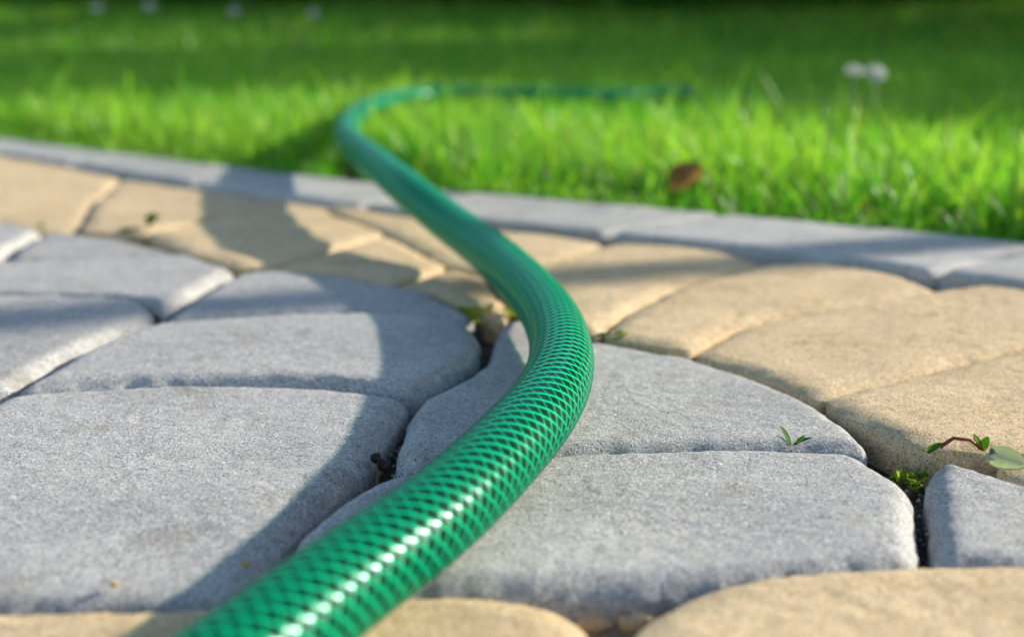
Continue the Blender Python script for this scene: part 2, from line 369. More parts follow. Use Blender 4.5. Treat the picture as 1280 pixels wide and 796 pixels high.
def stone_mesh(pts, seed, n=220, sigma=0.0055, gap=0.0012, R=0.013, drop=0.0065, inner=14, chips=1.0, flat=0.0):
    O, nin = outline(pts, n, sigma, gap)
    c = O.mean(0)
    for i in range(n):           # worn, slightly ragged outline
        p = (O[i][0] * 1.0, O[i][1] * 1.0, seed)
        j = 0.0008 * mnoise.noise((p[0] * 60, p[1] * 60, seed)) + 0.00045 * chips * mnoise.noise((p[0] * 260, p[1] * 260, seed + 4))
        O[i] += nin[i] * (j + 0.0003)
    V = []; zr = []
    for zz, ins in ((-0.055, 0.0012), (-0.022, 0.0006), (-drop - 0.004, 0.0)):
        for i in range(n):
            p = O[i] + nin[i] * ins; V.append((p[0], p[1], zz)); zr.append((0, 99))
    tl = [0, .006, .016, .03, .047, .067, .09, .118, .15, .19] if inner > 8 else [0, .02, .05, .09, .15]
    tl += list(np.linspace(tl[-1], 1, inner + 1)[1:-1])
    for t_ in tl:                # rounded edge from the true distance to the outline
        P = O + (c - O) * t_
        dist = np.sqrt(((P[:, None, :] - O[None]) ** 2).sum(2).min(1)) if t_ > 0 else np.zeros(n)
        for p, s in zip(P, dist):
            V.append((p[0], p[1], -drop * max(0, 1 - s / R) ** 2.2)); zr.append((1, s))
    V.append((c[0], c[1], 0)); zr.append((1, 99))
    rings = 3 + len(tl)
    rnd = random.Random(seed)
    tx, ty = rnd.uniform(-.012, .012), rnd.uniform(-.010, .010)
    out = []
    for (x, y, z), (k, s) in zip(V, zr):
        if k:
            z += 0.0009 * mnoise.noise((x * 26, y * 26, seed)) + 0.00028 * mnoise.noise((x * 170, y * 170, seed + 2))
            z += 0.00022 * mnoise.noise((x * 480, y * 480, seed + 7))
            if s < 0.006:
                ch = mnoise.noise((x * 120, y * 120, seed + 9))
                z -= chips * 0.0022 * max(0, ch - 0.15) * (1 - s / 0.006)
            z += tx * (x - c[0]) + ty * (y - c[1])
        out.append((x - c[0], y - c[1], z))
    F = []
    for r in range(rings - 1):
        a, b = r * n, (r + 1) * n
        for i in range(n):
            j = (i + 1) % n
            F.append((a + i, a + j, b + j, b + i))
    a = (rings - 1) * n; ce = len(out) - 1
    for i in range(n): F.append((a + i, a + (i + 1) % n, ce))
    return mesh('paving_stone', out, F), c

def clamp_to_kerb(pts, margin=0.004):
    return [(x, min(y, float(kfront(x)) - margin)) for x, y in pts]

for k, (tone, dz, pts) in enumerate(STONES):
    p = clamp_to_kerb(pts)
    me, c = stone_mesh(p, 3.7 * k + 1, sigma=0.0050 if tone == 'grey' else 0.0055, drop={'grey': 0.0056, 'tan': 0.0026, 'tan_flat': 0.002}[tone],
                       R=0.0078 if tone == 'grey' else 0.012, gap=0.0008 if tone == 'grey' else 0.0003, chips=1.6 if tone == 'grey' else 1.0)
    o = link('paving_stone', me, M_GREY if tone == 'grey' else M_TAN, path, (c[0], c[1], dz))
    if k == 1: o['label'] = 'grey paving stone under the hose at the front, its front edge bared'

# the paving goes on outside the picture
def area(q):
    q = np.array(q); return 0.5 * abs(np.sum(q[:, 0] * np.roll(q[:, 1], -1) - np.roll(q[:, 0], -1) * q[:, 1]))
LB = np.array([(LEFT_EDGE[0][0], -.9)] + LEFT_EDGE + [(LEFT_EDGE[-1][0] - .05, 1.7)])
RB = np.array([(RIGHT_EDGE[0][0], -.9)] + RIGHT_EDGE + [(RIGHT_EDGE[-1][0] + .02, .95)])
Y0 = LEFT_EDGE[0][1] - .002
def lb(y): return float(np.interp(y, LB[:, 1], LB[:, 0]))
def rb(y): return float(np.interp(y, RB[:, 1], RB[:, 0]))
fill = []
ly = [p[1] for p in LEFT_EDGE]
rl = [Y0 - .36, Y0 - .24, Y0 - .12, Y0, ly[1], ly[2], ly[3], ly[5], ly[6], ly[7], ly[9], ly[9] + .15, ly[10], ly[10] + .15]
rows = list(zip(rl[:-1], rl[1:]))
for a, b in rows:
    xa, xb = lb(a), lb(b)
    for q in range(6):
        w = random.uniform(.105, .155); sk = random.uniform(-.012, .012) if q < 5 else 0
        fill.append([(xa, a), (xb, b), (xb - w + sk, b), (xa - w - sk, a)])
        xa, xb = xa - w - sk, xb - w + sk
ry = [p[1] for p in RIGHT_EDGE]
rr = [Y0 - .36, Y0 - .24, Y0 - .12, ry[0], ry[1], ry[2], ry[3], ry[4]]
for a, b in zip(rr[:-1], rr[1:]):
    xa, xb = rb(a), rb(b)
    for q in range(5):
        w = random.uniform(.10, .15)
        fill.append([(xa, a), (xa + w, a), (xb + w, b), (xb, b)])
        xa, xb = xa + w, xb + w
X0, X1 = LEFT_EDGE[0][0], RIGHT_EDGE[0][0]
for a, b in ((Y0 - .36, Y0 - .24), (Y0 - .24, Y0 - .12), (Y0 - .12, Y0)):
    x = X0
    while x < X1 - .001:
        w = random.uniform(.10, .14)
        if X1 - x - w < .06: w = X1 - x
        fill.append([(x, a), (x + w, a), (x + w, b), (x, b)]); x += w
for k, q in enumerate(fill):
    dense = []
    for (x0, y0), (x1, y1) in zip(q, q[1:] + q[:1]):
        for t_ in (0, .25, .5, .75): dense.append((x0 + (x1 - x0) * t_, y0 + (y1 - y0) * t_))
    dense = clamp_to_kerb(dense)
    if area(dense) < 0.004: continue
    cx, cy = np.mean(dense, 0)
    me, c = stone_mesh(dense, 500 + 2.3 * k, n=72, sigma=0.007, gap=0.002, inner=5)
    tone = mnoise.noise((cx * 3.2 + 4, cy * 3.2, 9.5)) > 0.02
    link('paving_stone', me, M_TAN if tone else M_GREY, path, (c[0], c[1], random.uniform(-.001, .002)))

# ---------------------------------------------------------------- kerb of long stones
def arc(P, n):
    P = np.array(P); d = np.r_[0, np.cumsum(np.hypot(*np.diff(P, axis=0).T))]
    s = np.linspace(0, d[-1], n); return np.c_[np.interp(s, d, P[:, 0]), np.interp(s, d, P[:, 1])]
def smooth_line(P, n, it=30):
    Q = arc(P, n)
    for _ in range(it):
        Q[1:-1] = 0.25 * Q[:-2] + 0.5 * Q[1:-1] + 0.25 * Q[2:]
    return Q
b_line, f_line = smooth_line(KB, 800, 60), smooth_line(KF, 800, 60)
kerb = empty('kerb', (0, 0, -0.05)); tag(kerb, kind='structure')
cum = np.r_[0, np.cumsum(np.hypot(*np.diff(f_line, axis=0).T))]
def at_line(L, s): return np.array([np.interp(s, cum, L[:, 0]), np.interp(s, cum, L[:, 1])])
i0 = float(np.interp(-0.0, f_line[:, 0], cum))
cuts = [i0 - 0.137 + q * 0.205 for q in range(-34, 10)]
cuts = [max(0.0, min(c_, cum[-1])) for c_ in cuts]
for k, (s0, s1) in enumerate(zip(cuts[:-1], cuts[1:])):
    if s1 - s0 < 0.1: continue
    ss = np.linspace(s0 + 0.0018, s1 - 0.0018, 40)
    prof = [(0.004, -0.08), (0.0, -0.02), (0.0, -0.004), (0.001, -0.0018), (0.003, -0.0006), (0.006, 0)]   # inset, z below the top
    V = []
    wid = np.linalg.norm(at_line(b_line, ss[20]) - at_line(f_line, ss[20]))
    nP = None
    for s in ss:
        f_, b_ = at_line(f_line, s), at_line(b_line, s); u = (b_ - f_) / np.linalg.norm(b_ - f_); W = np.linalg.norm(b_ - f_)
        e = min(s - ss[0], ss[-1] - s); endd = -0.004 * max(0, 1 - e / 0.006) ** 2
        sect = [(i, z) for i, z in prof] + [(W * q, 0) for q in (.25, .4, .5, .6, .75)] + [(W - i, z) for i, z in reversed(prof)]
        nP = len(sect)
        for i, z in sect:
            p = f_ + u * i
            zz = z + KERB_TOP + (endd if z > -0.01 else 0)
            if z > -0.01: zz += 0.0008 * mnoise.noise((p[0] * 30, p[1] * 30, k)) + 0.0003 * mnoise.noise((p[0] * 150, p[1] * 150, k))
            V.append((p[0], p[1], zz + 0.05))
    Fk = [(r * nP + i, (r + 1) * nP + i, (r + 1) * nP + i + 1, r * nP + i + 1) for r in range(len(ss) - 1) for i in range(nP - 1)]
    Fk += [tuple(range(nP)), tuple(range(len(V) - 1, len(V) - 1 - nP, -1))]
    me = mesh('kerb_stone', V, Fk)
    link('kerb_stone', me, M_KERB, kerb)

# ---------------------------------------------------------------- garden hose
HP = [(-.42, -.45, .0105), (-.25, -.04, .0105), (-.105, .125, .0105)] + HOSE + [(.45, 1.78, .018), (.70, 1.90, .014), (1.0, 1.95, .012), (1.35, 1.9, .012), (1.7, 2.0, .012)]
def spline(P, step):
    P = np.array(P, float); out = []
    n = len(P)
    t = np.r_[0, np.cumsum(np.linalg.norm(np.diff(P, axis=0), axis=1) ** 0.5)]
    # natural cubic through the points, centripetal parameter
    h = np.diff(t); A = np.zeros((n, n)); B = np.zeros((n, 3)); A[0, 0] = A[-1, -1] = 1
    for i in range(1, n - 1):
        A[i, i - 1], A[i, i], A[i, i + 1] = h[i - 1], 2 * (h[i - 1] + h[i]), h[i]
        B[i] = 3 * ((P[i + 1] - P[i]) / h[i] - (P[i] - P[i - 1]) / h[i - 1])
    c = np.linalg.solve(A, B)
    for i in range(n - 1):
        b = (P[i + 1] - P[i]) / h[i] - h[i] * (2 * c[i] + c[i + 1]) / 3; d_ = (c[i + 1] - c[i]) / (3 * h[i])
        for q in np.linspace(0, h[i], 60, endpoint=False): out.append(P[i] + b * q + c[i] * q ** 2 + d_ * q ** 3)
    out.append(P[-1]); out = np.array(out)
    def resample(X, stp):
        d = np.r_[0, np.cumsum(np.linalg.norm(np.diff(X, axis=0), axis=1))]
        s = np.arange(0, d[-1], stp); return np.c_[[np.interp(s, d, X[:, k]) for k in range(3)]].T
    out = resample(out, 0.004)
    for _ in range(14):
        out[1:-1] = 0.25 * out[:-2] + 0.5 * out[1:-1] + 0.25 * out[2:]
    return resample(out, step)
STEP = 0.0015
HC = spline(HP, STEP)
Tn = np.gradient(HC, axis=0); Tn /= np.linalg.norm(Tn, axis=1)[:, None]
N1 = np.zeros_like(HC); nv = np.array([0, 0, 1.0])
for i in range(len(HC)):
    nv = nv - Tn[i] * np.dot(nv, Tn[i]); nv /= np.linalg.norm(nv); N1[i] = nv
N2 = np.cross(Tn, N1)
ARC = np.arange(len(HC)) * STEP
hbase = (float(HC[0][0]), float(HC[0][1]), 0.0)
hose = empty('garden_hose', hbase)
tag(hose, 'long green braided garden hose winding from the lawn over the paving', 'hose')
HCl = HC - np.array(hbase)

def tube_np(r, sides):
    a = np.arange(sides) / sides * 2 * math.pi
    V = HCl[:, None, :] + r * (np.cos(a)[None, :, None] * N1[:, None, :] + np.sin(a)[None, :, None] * N2[:, None, :])
    n = len(HCl); I = np.arange(n - 1)[:, None] * sides; j = np.arange(sides)[None, :]; j2 = (j + 1) % sides
    A, B, C, D = I + j, I + j2, I + sides + j2, I + sides + j
    tris = np.concatenate([np.stack([A, B, D], -1).reshape(-1, 3), np.stack([B, C, D], -1).reshape(-1, 3)])
    return V.reshape(-1, 3), tris
V, T_ = tube_np(CORE_R, 40)
link('core_tube', np_mesh('core_tube', V, T_), M_CORE, hose)
V, T_ = tube_np(HOSE_R, 56)
sm = np_mesh('clear_sleeve', V, T_)
uvl = sm.uv_layers.new(name='around_along')
li = np.empty(len(sm.loops), dtype=np.int32); sm.loops.foreach_get('vertex_index', li)
uu = (li % 56) / 56.0; vv = (li // 56) * STEP
uu3 = uu.reshape(-1, 3); wrap = (uu3.max(1) - uu3.min(1)) > 0.5
uu3[wrap[:, None] & (uu3 < 0.5)] += 1.0
uvl.data.foreach_set('uv', np.c_[uu3.ravel(), vv].astype(np.float32).ravel())
link('clear_sleeve', sm, M_SLEEVE, hose)
# two crossing sets of reinforcing threads
VV, FF, base = [], [], 0
for sgn in (1, -1):
    for k in range(BRAID_N):
        th = 2 * math.pi * (k / BRAID_N + sgn * ARC / BRAID_PITCH)
        er = np.cos(th)[:, None] * N1 + np.sin(th)[:, None] * N2
        et = -np.sin(th)[:, None] * N1 + np.cos(th)[:, None] * N2
        cth = HCl + er * (BRAID_R + (0.00012 if sgn > 0 else -0.00005))
        tdir = Tn + sgn * et * (2 * math.pi * BRAID_R / BRAID_PITCH); tdir /= np.linalg.norm(tdir, axis=1)[:, None]
        side = np.cross(tdir, er)
        hw = 0.00042 if sgn > 0 else 0.00027
        ring = [cth + side * hw, cth + er * 0.00022 + side * hw * 0.5, cth + er * 0.00022 - side * hw * 0.5, cth - side * hw]
        V = np.stack(ring, 1).reshape(-1, 3); n = len(HCl)
        I = np.arange(n - 1)[:, None] * 4; j = np.arange(3)[None, :]
        A, B, C, D = I + j, I + j + 1, I + 4 + j + 1, I + 4 + j
        FF.append(np.concatenate([np.stack([A, D, B], -1).reshape(-1, 3), np.stack([B, D, C], -1).reshape(-1, 3)]) + base)
        VV.append(V); base += len(V)
tag(link('braid', np_mesh('braid', np.concatenate(VV), np.concatenate(FF)), M_THREAD, hose), kind='stuff')

# ---------------------------------------------------------------- grass
def blades(P, h, w, lean, az, col_lo, col_hi, nseg, z0=-0.008):
    n = len(P); s = np.linspace(0, 1, nseg + 1)
    yaw = RNG.uniform(0, 2 * math.pi, n)
    wd = np.c_[np.cos(yaw), np.sin(yaw), np.zeros(n)]
    ld = np.c_[np.cos(az), np.sin(az)]
    pts = []; cols = []
    for k, q in enumerate(s):
        c = np.zeros((n, 3))
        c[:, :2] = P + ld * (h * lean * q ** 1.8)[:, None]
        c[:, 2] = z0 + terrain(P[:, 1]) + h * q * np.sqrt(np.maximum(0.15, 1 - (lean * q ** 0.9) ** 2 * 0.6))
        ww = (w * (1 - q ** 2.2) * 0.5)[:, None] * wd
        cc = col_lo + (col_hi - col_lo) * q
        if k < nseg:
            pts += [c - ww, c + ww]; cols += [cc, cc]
        else:
            pts.append(c); cols.append(cc)
    nv = 2 * nseg + 1
    V = np.stack(pts, 1).reshape(-1, 3); C = np.stack(cols, 1).reshape(-1, 3)
    tr = []
    for k in range(nseg - 1): a = 2 * k; tr += [(a, a + 1, a + 2), (a + 1, a + 3, a + 2)]
    a = 2 * (nseg - 1); tr.append((a, a + 1, a + 2))
    T = (np.arange(n)[:, None, None] * nv + np.array(tr)[None]).reshape(-1, 3)
    return V, T, C

HXY = HC[::6, :2]
def lawn_points(n, x0, x1, y0, y1, margin=0.004):
    P = np.c_[RNG.uniform(x0, x1, n), RNG.uniform(y0, y1, n)]
    ok = P[:, 1] > kback(P[:, 0]) + margin
    P = P[ok]
    near = (np.abs(P[:, 0]) < 1.8) & (P[:, 1] < 2.0)
    keep = np.ones(len(P), bool)
    idx = np.where(near)[0]
    for c0 in range(0, len(idx), 4000):
        ii = idx[c0:c0 + 4000]
        d = np.min(((P[ii, None, :] - HXY[None]) ** 2).sum(2), 1)
        keep[ii] = d > 0.011 ** 2
    return P[keep]
def cell_noise(P, sc, seed):
    return np.array([mnoise.noise((x * sc, y * sc, seed)) for x, y in P])
def grass(P, hm, wm, nseg, near=False):
    n = len(P)
    clump = cell_noise(P, 16, 2.0); patch = cell_noise(P, 3.5, 8.0)
    h = hm * RNG.uniform(0.55, 1.2, n) * (1 + 0.55 * clump)
    h *= np.clip(0.38 + 6.0 * (P[:, 1] - kback(P[:, 0])), 0.38, 1.0)      # trimmed shorter along the kerb
    tall = RNG.random(n) < 0.035; h[tall] *= RNG.uniform(1.2, 1.7, tall.sum())
    w = wm * RNG.uniform(0.6, 1.3, n)
    lean = np.clip(RNG.normal(0.55, 0.30, n), 0.05, 1.15)
    az = RNG.uniform(0, 2 * math.pi, n) + 0.8 * clump
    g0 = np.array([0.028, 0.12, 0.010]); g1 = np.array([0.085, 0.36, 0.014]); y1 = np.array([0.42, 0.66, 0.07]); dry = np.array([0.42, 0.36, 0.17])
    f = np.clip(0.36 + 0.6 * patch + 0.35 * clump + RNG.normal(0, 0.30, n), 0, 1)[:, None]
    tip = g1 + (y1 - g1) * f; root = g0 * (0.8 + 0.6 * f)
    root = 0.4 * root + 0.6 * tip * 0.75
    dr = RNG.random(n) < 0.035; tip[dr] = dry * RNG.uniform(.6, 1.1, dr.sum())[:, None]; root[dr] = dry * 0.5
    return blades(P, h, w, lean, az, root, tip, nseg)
parts = []
parts.append(grass(lawn_points(95000, -1.15, 1.0, 0.0, 1.75), 0.050, 0.0030, 4))
parts.append(grass(lawn_points(80000, -2.0, 1.9, 1.75, 3.4), 0.054, 0.0038, 3))
parts.append(grass(lawn_points(70000, -4.0, 4.0, 3.4, 8.0), 0.06, 0.0065, 3))
parts.append(grass(lawn_points(30000, 0.9, 4.0, -0.6, 3.4), 0.045, 0.006, 3))
parts.append(grass(lawn_points(30000, -6.0, -1.1, 1.2, 3.6), 0.045, 0.006, 3))
# fringe leaning over the edge of the kerb
xf = RNG.uniform(-1.2, 0.75, 4500); yf = kback(xf) + RNG.uniform(0.002, 0.012, 4500)
fr = np.c_[xf, yf]
d = np.array([np.min(((HXY - p) ** 2).sum(1)) for p in fr]); fr = fr[d > 0.012 ** 2]
V, T_, C = grass(fr, 0.040, 0.0028, 4)
parts.append((V, T_, C))
off = 0; Vs, Ts, Cs = [], [], []
for V, T_, C in parts:
    Vs.append(V); Ts.append(T_ + off); Cs.append(C); off += len(V)
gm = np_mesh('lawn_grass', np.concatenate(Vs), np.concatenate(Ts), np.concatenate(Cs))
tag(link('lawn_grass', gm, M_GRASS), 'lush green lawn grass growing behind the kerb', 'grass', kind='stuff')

# ---------------------------------------------------------------- shrubs and a young tree, added to shade lawn and path
def limb_mesh(segs, sides=9):
    """segs: list of polylines [(x,y,z,r), ...] -> one mesh of tapered tubes"""
    V, F = [], []
    for L in segs:
        L = [(Vector(p[:3]), p[3]) for p in L]; b0 = len(V)
        for i, (p, r) in enumerate(L):
            t = (L[min(i + 1, len(L) - 1)][0] - L[max(i - 1, 0)][0]).normalized()
            u = t.orthogonal().normalized(); w = t.cross(u)
            for k in range(sides):
                a = 2 * math.pi * k / sides
                V.append(p + (u * math.cos(a) + w * math.sin(a)) * r * (1 + 0.08 * mnoise.noise((p.z * 9, k, i))))
        for i in range(len(L) - 1):
            for k in range(sides):
                a, b = b0 + i * sides + k, b0 + i * sides + (k + 1) % sides
                F.append((a, b, b + sides, a + sides))
        F.append(tuple(b0 + (len(L) - 1) * sides + k for k in range(sides)))
    return V, F

def leaf_cloud(centers, radii, n, size, col_a, col_b):
    """leaf-sized bent faces spread through overlapping clumps"""
    centers = np.array(centers); radii = np.array(radii)
    w = radii ** 2; idx = RNG.choice(len(centers), n, p=w / w.sum())
    d = RNG.normal(size=(n, 3)); d /= np.linalg.norm(d, axis=1)[:, None]
    rr = RNG.random(n) ** 0.45
    P = centers[idx] + d * (radii[idx] * rr)[:, None] * np.array([1, 1, 0.85])
    a = RNG.normal(size=(n, 3)); a /= np.linalg.norm(a, axis=1)[:, None]
    b = np.cross(a, RNG.normal(size=(n, 3))); b /= np.linalg.norm(b, axis=1)[:, None]
    nn = np.cross(a, b); s = size * RNG.uniform(0.6, 1.3, n)
    base, tipp = P - a * s[:, None], P + a * s[:, None]
    l = P + b * (s * 0.45)[:, None] + nn * (s * 0.15)[:, None]; r = P - b * (s * 0.45)[:, None] + nn * (s * 0.15)[:, None]
    V = np.stack([base, l, tipp, r], 1).reshape(-1, 3)
    I = np.arange(n)[:, None] * 4
    T = np.concatenate([np.c_[I, I + 1, I + 2], np.c_[I, I + 2, I + 3]])
    f = RNG.random(n)[:, None]; C = np.array(col_a) + (np.array(col_b) - np.array(col_a)) * f
    return V, T, np.repeat(C, 4, 0)

def bush(name, label, cat, loc, h, r, n, size, ca, cb, group=None, low=0.12, seed=0):
    rnd = random.Random(seed)
    root = empty(name, loc); tag(root, label, cat, group)
    segs, cen, rad_ = [], [], []
    for k in range(9):
        a = 2 * math.pi * k / 9 + rnd.uniform(-.3, .3); rr = r * rnd.uniform(.3, .75); zz = h * rnd.uniform(.45, .85)
        pl = [(0.05 * math.cos(a), 0.05 * math.sin(a), -.04, .018)]
        for q in (.35, .7, 1): pl.append((rr * math.cos(a) * q ** 1.3, rr * math.sin(a) * q ** 1.3, zz * q, .018 * (1 - .8 * q)))
        segs.append(pl)
    for k in range(26):
        a = rnd.uniform(0, 2 * math.pi); q = math.sqrt(rnd.random()); z = rnd.uniform(low, .93)
        env = math.sin(math.pi * min(1, max(.12, z * .9 + .08))) ** .6
        cen.append((r * q * env * math.cos(a) * .85, r * q * env * math.sin(a) * .85, h * z)); rad_.append(r * rnd.uniform(.22, .38))
    V, F = limb_mesh(segs, 7)
    link('stems', mesh('stems', V, F), M_BARK, root)
    V, T, C = leaf_cloud(cen, rad_, n, size, ca, cb)
    V[:, 2] = np.maximum(V[:, 2], 0.01)
    link('foliage', np_mesh('foliage', V, T, C, False), M_LEAF, root)
    return root

GA, GB = (0.018, 0.055, 0.010), (0.06, 0.13, 0.022)
row = [(2.2, 3.7, 1.28, .65), (2.85, 3.25, 1.28, .65), (3.5, 2.7, 1.3, .6), (2.6, 4.3, 2.2, .85), (2.95, 5.2, 2.6, .95), (3.5, 6.3, 2.9, 1.05), (3.3, 3.95, 2.2, .8)]  # row stands out of frame, added to cast shade on the lawn
names = ['added dark evergreen shrub nearest the path beside the lawn', 'second added dark shrub of the row at right, beside the nearest', 'outermost added dark shrub of the row at right of the lawn',
         'broad added dark shrub at the right edge of the lawn', 'tall added dark shrub farther back at the right edge of the lawn', 'tallest added dark shrub at the far right end of the lawn', 'added dark shrub behind the front row at right of the lawn']
for k, ((x, y, h, r), lb_) in enumerate(zip(row, names)):
    bush('shrub', lb_, 'shrub', (x, y, float(terrain(y)) - .01), h, r, 12000, +.05, GA, GB, 'unseen shrubs added to shade the lawn', seed=k + 1)
GC, GD = (0.03, 0.17, 0.015), (0.08, 0.30, 0.03)  # low shrubs added at the back to match the lawn's shaded end
back = [(-3.4, 6.4, .42, .62, 'added low green shrub at the far left end of the lawn'), (-2.3, 6.6, .40, .62, 'second added low shrub from the left behind the shaded lawn'), (-1.35, 6.3, .38, .6, 'added low green shrub behind the shaded lawn, left of centre'), (-.45, 6.4, .45, .6, 'added low green shrub behind the lawn above the hose bend'),
        (.45, 5.9, .95, .62, 'added dark shrub at the back of the lawn, its base in deep shade'), (1.3, 6.2, 1.1, .65, 'added dark shrub behind the lawn at upper right'), (2.1, 6.6, 1.3, .65, 'added dark shrub behind the lawn in the far right corner'),
        (-.05, 7.4, .75, .7, 'added shrub standing behind the gap in the row at the back, left of the dark one'), (.9, 7.3, 1.2, .7, 'added shrub standing behind the gap in the row at upper right'), (2.85, 7.6, 1.2, .8, 'rearmost added shrub in the upper right corner'), (-1.9, 7.6, .5, .8, 'rearmost added low shrub at upper left behind the row')]
for k, (x, y, h, r, lb_) in enumerate(back):
    bush('added_low_shrub', lb_, 'shrub', (x, y, float(terrain(y)) - .02), h, r, 7000, .045, GC, GD, 'low shrubs added behind the lawn to match its shade', low=.05, seed=20 + k)

# unseen tree added so its trunk throws the narrow shadow band across the path
tx, ty = 1.60, 1.285
tr = empty('added_young_tree', (tx, ty, -.01)); tag(tr, 'added unseen young tree with slim bare trunk on the lawn at right', 'tree')
tk = [(0, 0, -.1, .040), (0, 0, .05, .029), (.004, .0, .7, .026), (-.004, .003, 1.2, .024), (0, 0, 2.1, .020), (.02, .02, 2.8, .015), (.03, .02, 3.5, .006)]
V, F = limb_mesh([tk], 14); link('trunk', mesh('trunk', V, F), M_BARK, tr)
lim, cen, rr = [], [], []
rnd = random.Random(5)
for k in range(10):
    a = k * 2.4; z0 = 1.55 + .12 * k; L = .85 - .04 * k
    e = (L * math.cos(a), L * math.sin(a), z0 + .45)
    lim.append([(0, 0, z0, .012), (e[0] * .5, e[1] * .5, z0 + .28, .008), (*e, .003)])
    for q in (.55, .8, 1.0): cen.append((e[0] * q, e[1] * q, z0 + .45 * q)); rr.append(.26)
V, F = limb_mesh(lim, 7); link('limbs', mesh('limbs', V, F), M_BARK, tr)
V, T, C = leaf_cloud(cen, rr, 6000, .035, (.03, .08, .012), (.08, .16, .03))
link('crown', np_mesh('crown', V, T, C, False), M_LEAF, tr)



# grit lying in the joints (uncountable grains)
gv, gt, gb = [], [], 0
octa = np.array([(1, 0, 0), (-1, 0, 0), (0, 1, 0), (0, -1, 0), (0, 0, 1), (0, 0, -1)], float)
otri = np.array([(0, 2, 4), (2, 1, 4), (1, 3, 4), (3, 0, 4), (2, 0, 5), (1, 2, 5), (3, 1, 5), (0, 3, 5)])
gc = []
for tone, dz, pts in STONES:
    O, nin = outline(clamp_to_kerb(pts), 160, 0.0055, -0.0002)
    for i in range(160):
        if RNG.random() < 0.75:
            p = O[i] + RNG.normal(0, 0.0012, 2); sc = RNG.uniform(.0004, .0013) * np.array([1, RNG.uniform(.6, 1), RNG.uniform(.5, .9)])
            a = RNG.uniform(0, 6.28); R2 = np.array([[math.cos(a), -math.sin(a), 0], [math.sin(a), math.cos(a), 0], [0, 0, 1]])
            gv.append((octa * sc * RNG.uniform(.75, 1.25, (6, 1))) @ R2.T + np.array([p[0], p[1], RNG.uniform(-.0115, -.0065)])); gt.append(otri + gb); gb += 6
            c = np.array((.30, .27, .22)) if tone == 'grey' else np.array((.46, .35, .2)); gc.append(np.repeat((c * RNG.uniform(.35, 1.15))[None], 6, 0))
M_GRIT = leaf_mat('grit', 0.0, 0.9, 0.1)
tag(link('joint_grit', np_mesh('joint_grit', np.concatenate(gv), np.concatenate(gt), np.concatenate(gc), False), M_GRIT, path), kind='stuff')

# ---------------------------------------------------------------- weeds, moss, leaves and crumbs
def leaf_blade(L, W, fold=0.15, droop=0.25, notch=0.0, n=7):
    """a small leaf along +x with a midrib fold; returns verts, faces"""
    V, F = [], []
    for i in range(n + 1):
        q = i / n; w = W * math.sin(math.pi * min(1, q * .92 + .06)) ** .7
        z = -droop * L * q * q
        x = L * q
        V += [(x - (notch * L * (1 - q) if i == 0 else 0), -w, z + fold * w), (x, 0, z), (x - (notch * L * (1 - q) if i == 0 else 0), w, z + fold * w)]
    for i in range(n):
        a = 3 * i
        F += [(a, a + 3, a + 4, a + 1), (a + 1, a + 4, a + 5, a + 2)]
    return V, F

def place(V, yaw, pitch, roll, loc):
    from mathutils import Euler
    R = Euler((roll, -pitch, yaw)).to_matrix()
    return [tuple(R @ Vector(v) + Vector(loc)) for v in V]

def tinted(name, V, F, col, var=0.2, parent=None, loc=None, mat=None, thick=0.0003):
    bm = bmesh.new()
    vs = [bm.verts.new(v) for v in V]
    for f in F: bm.faces.new([vs[i] for i in f])
    if thick: bmesh.ops.solidify(bm, geom=bm.faces[:], thickness=thick)
    me = bpy.data.meshes.new(name); bm.to_mesh(me); bm.free()
    me.polygons.foreach_set('use_smooth', [True] * len(me.polygons))
    a = me.attributes.new('tint', 'FLOAT_COLOR', 'POINT')
    c = np.ones((len(me.vertices), 4), np.float32)
    co = np.empty(len(me.vertices) * 3); me.vertices.foreach_get('co', co); co = co.reshape(-1, 3)
    for i, p in enumerate(co):
        k = 1 + var * mnoise.noise((p[0] * 300, p[1] * 300, p[2] * 300)) * 2
        c[i, :3] = [x * k for x in col]
    a.data.foreach_set('color', c.ravel())
    return link(name, me, mat or M_LEAF, parent, loc)

def weed(label, loc, leaves, cat='weed', name='weed', group=None, stem=None, scale=0.8):
    root = empty(name, loc); tag(root, label, cat, group)
    for (L, W, yaw, pitch, dx, dy, dz, col) in leaves:
        L, W = L * scale, W * scale
        V, F = leaf_blade(L, W)
        tinted('leaf', place(V, rad(yaw), rad(pitch), 0, (dx, dy, dz)), F, col, parent=root)
    if stem:
        V, F = limb_mesh(stem[0], 6)
        me = mesh('stem', V, F); link('stem', me, plain('stem_skin', stem[1], .6), root)
    return root

def moss(label, loc, rx, ry, h, n, ca, cb, seed=0):
    rnd = random.Random(seed); root = empty('moss_tuft', loc); tag(root, label, 'moss')
    V, T, C = leaf_cloud([(rnd.uniform(-rx, rx), rnd.uniform(-ry, ry), rnd.uniform(0, h * .6)) for _ in range(9)], [h * rnd.uniform(.35, .6) for _ in range(9)], n, 0.0013, ca, cb)
    link('shoots', np_mesh('shoots', V, T, C, False), M_LEAF, root)
    V, F = limb_mesh([[(0, 0, -.004, .0015), (.001, 0, 0, .0010), (0.001, .001, h * .4, .0005)]], 6)
    link('rootstock', mesh('rootstock', V, F), M_BARK, root)

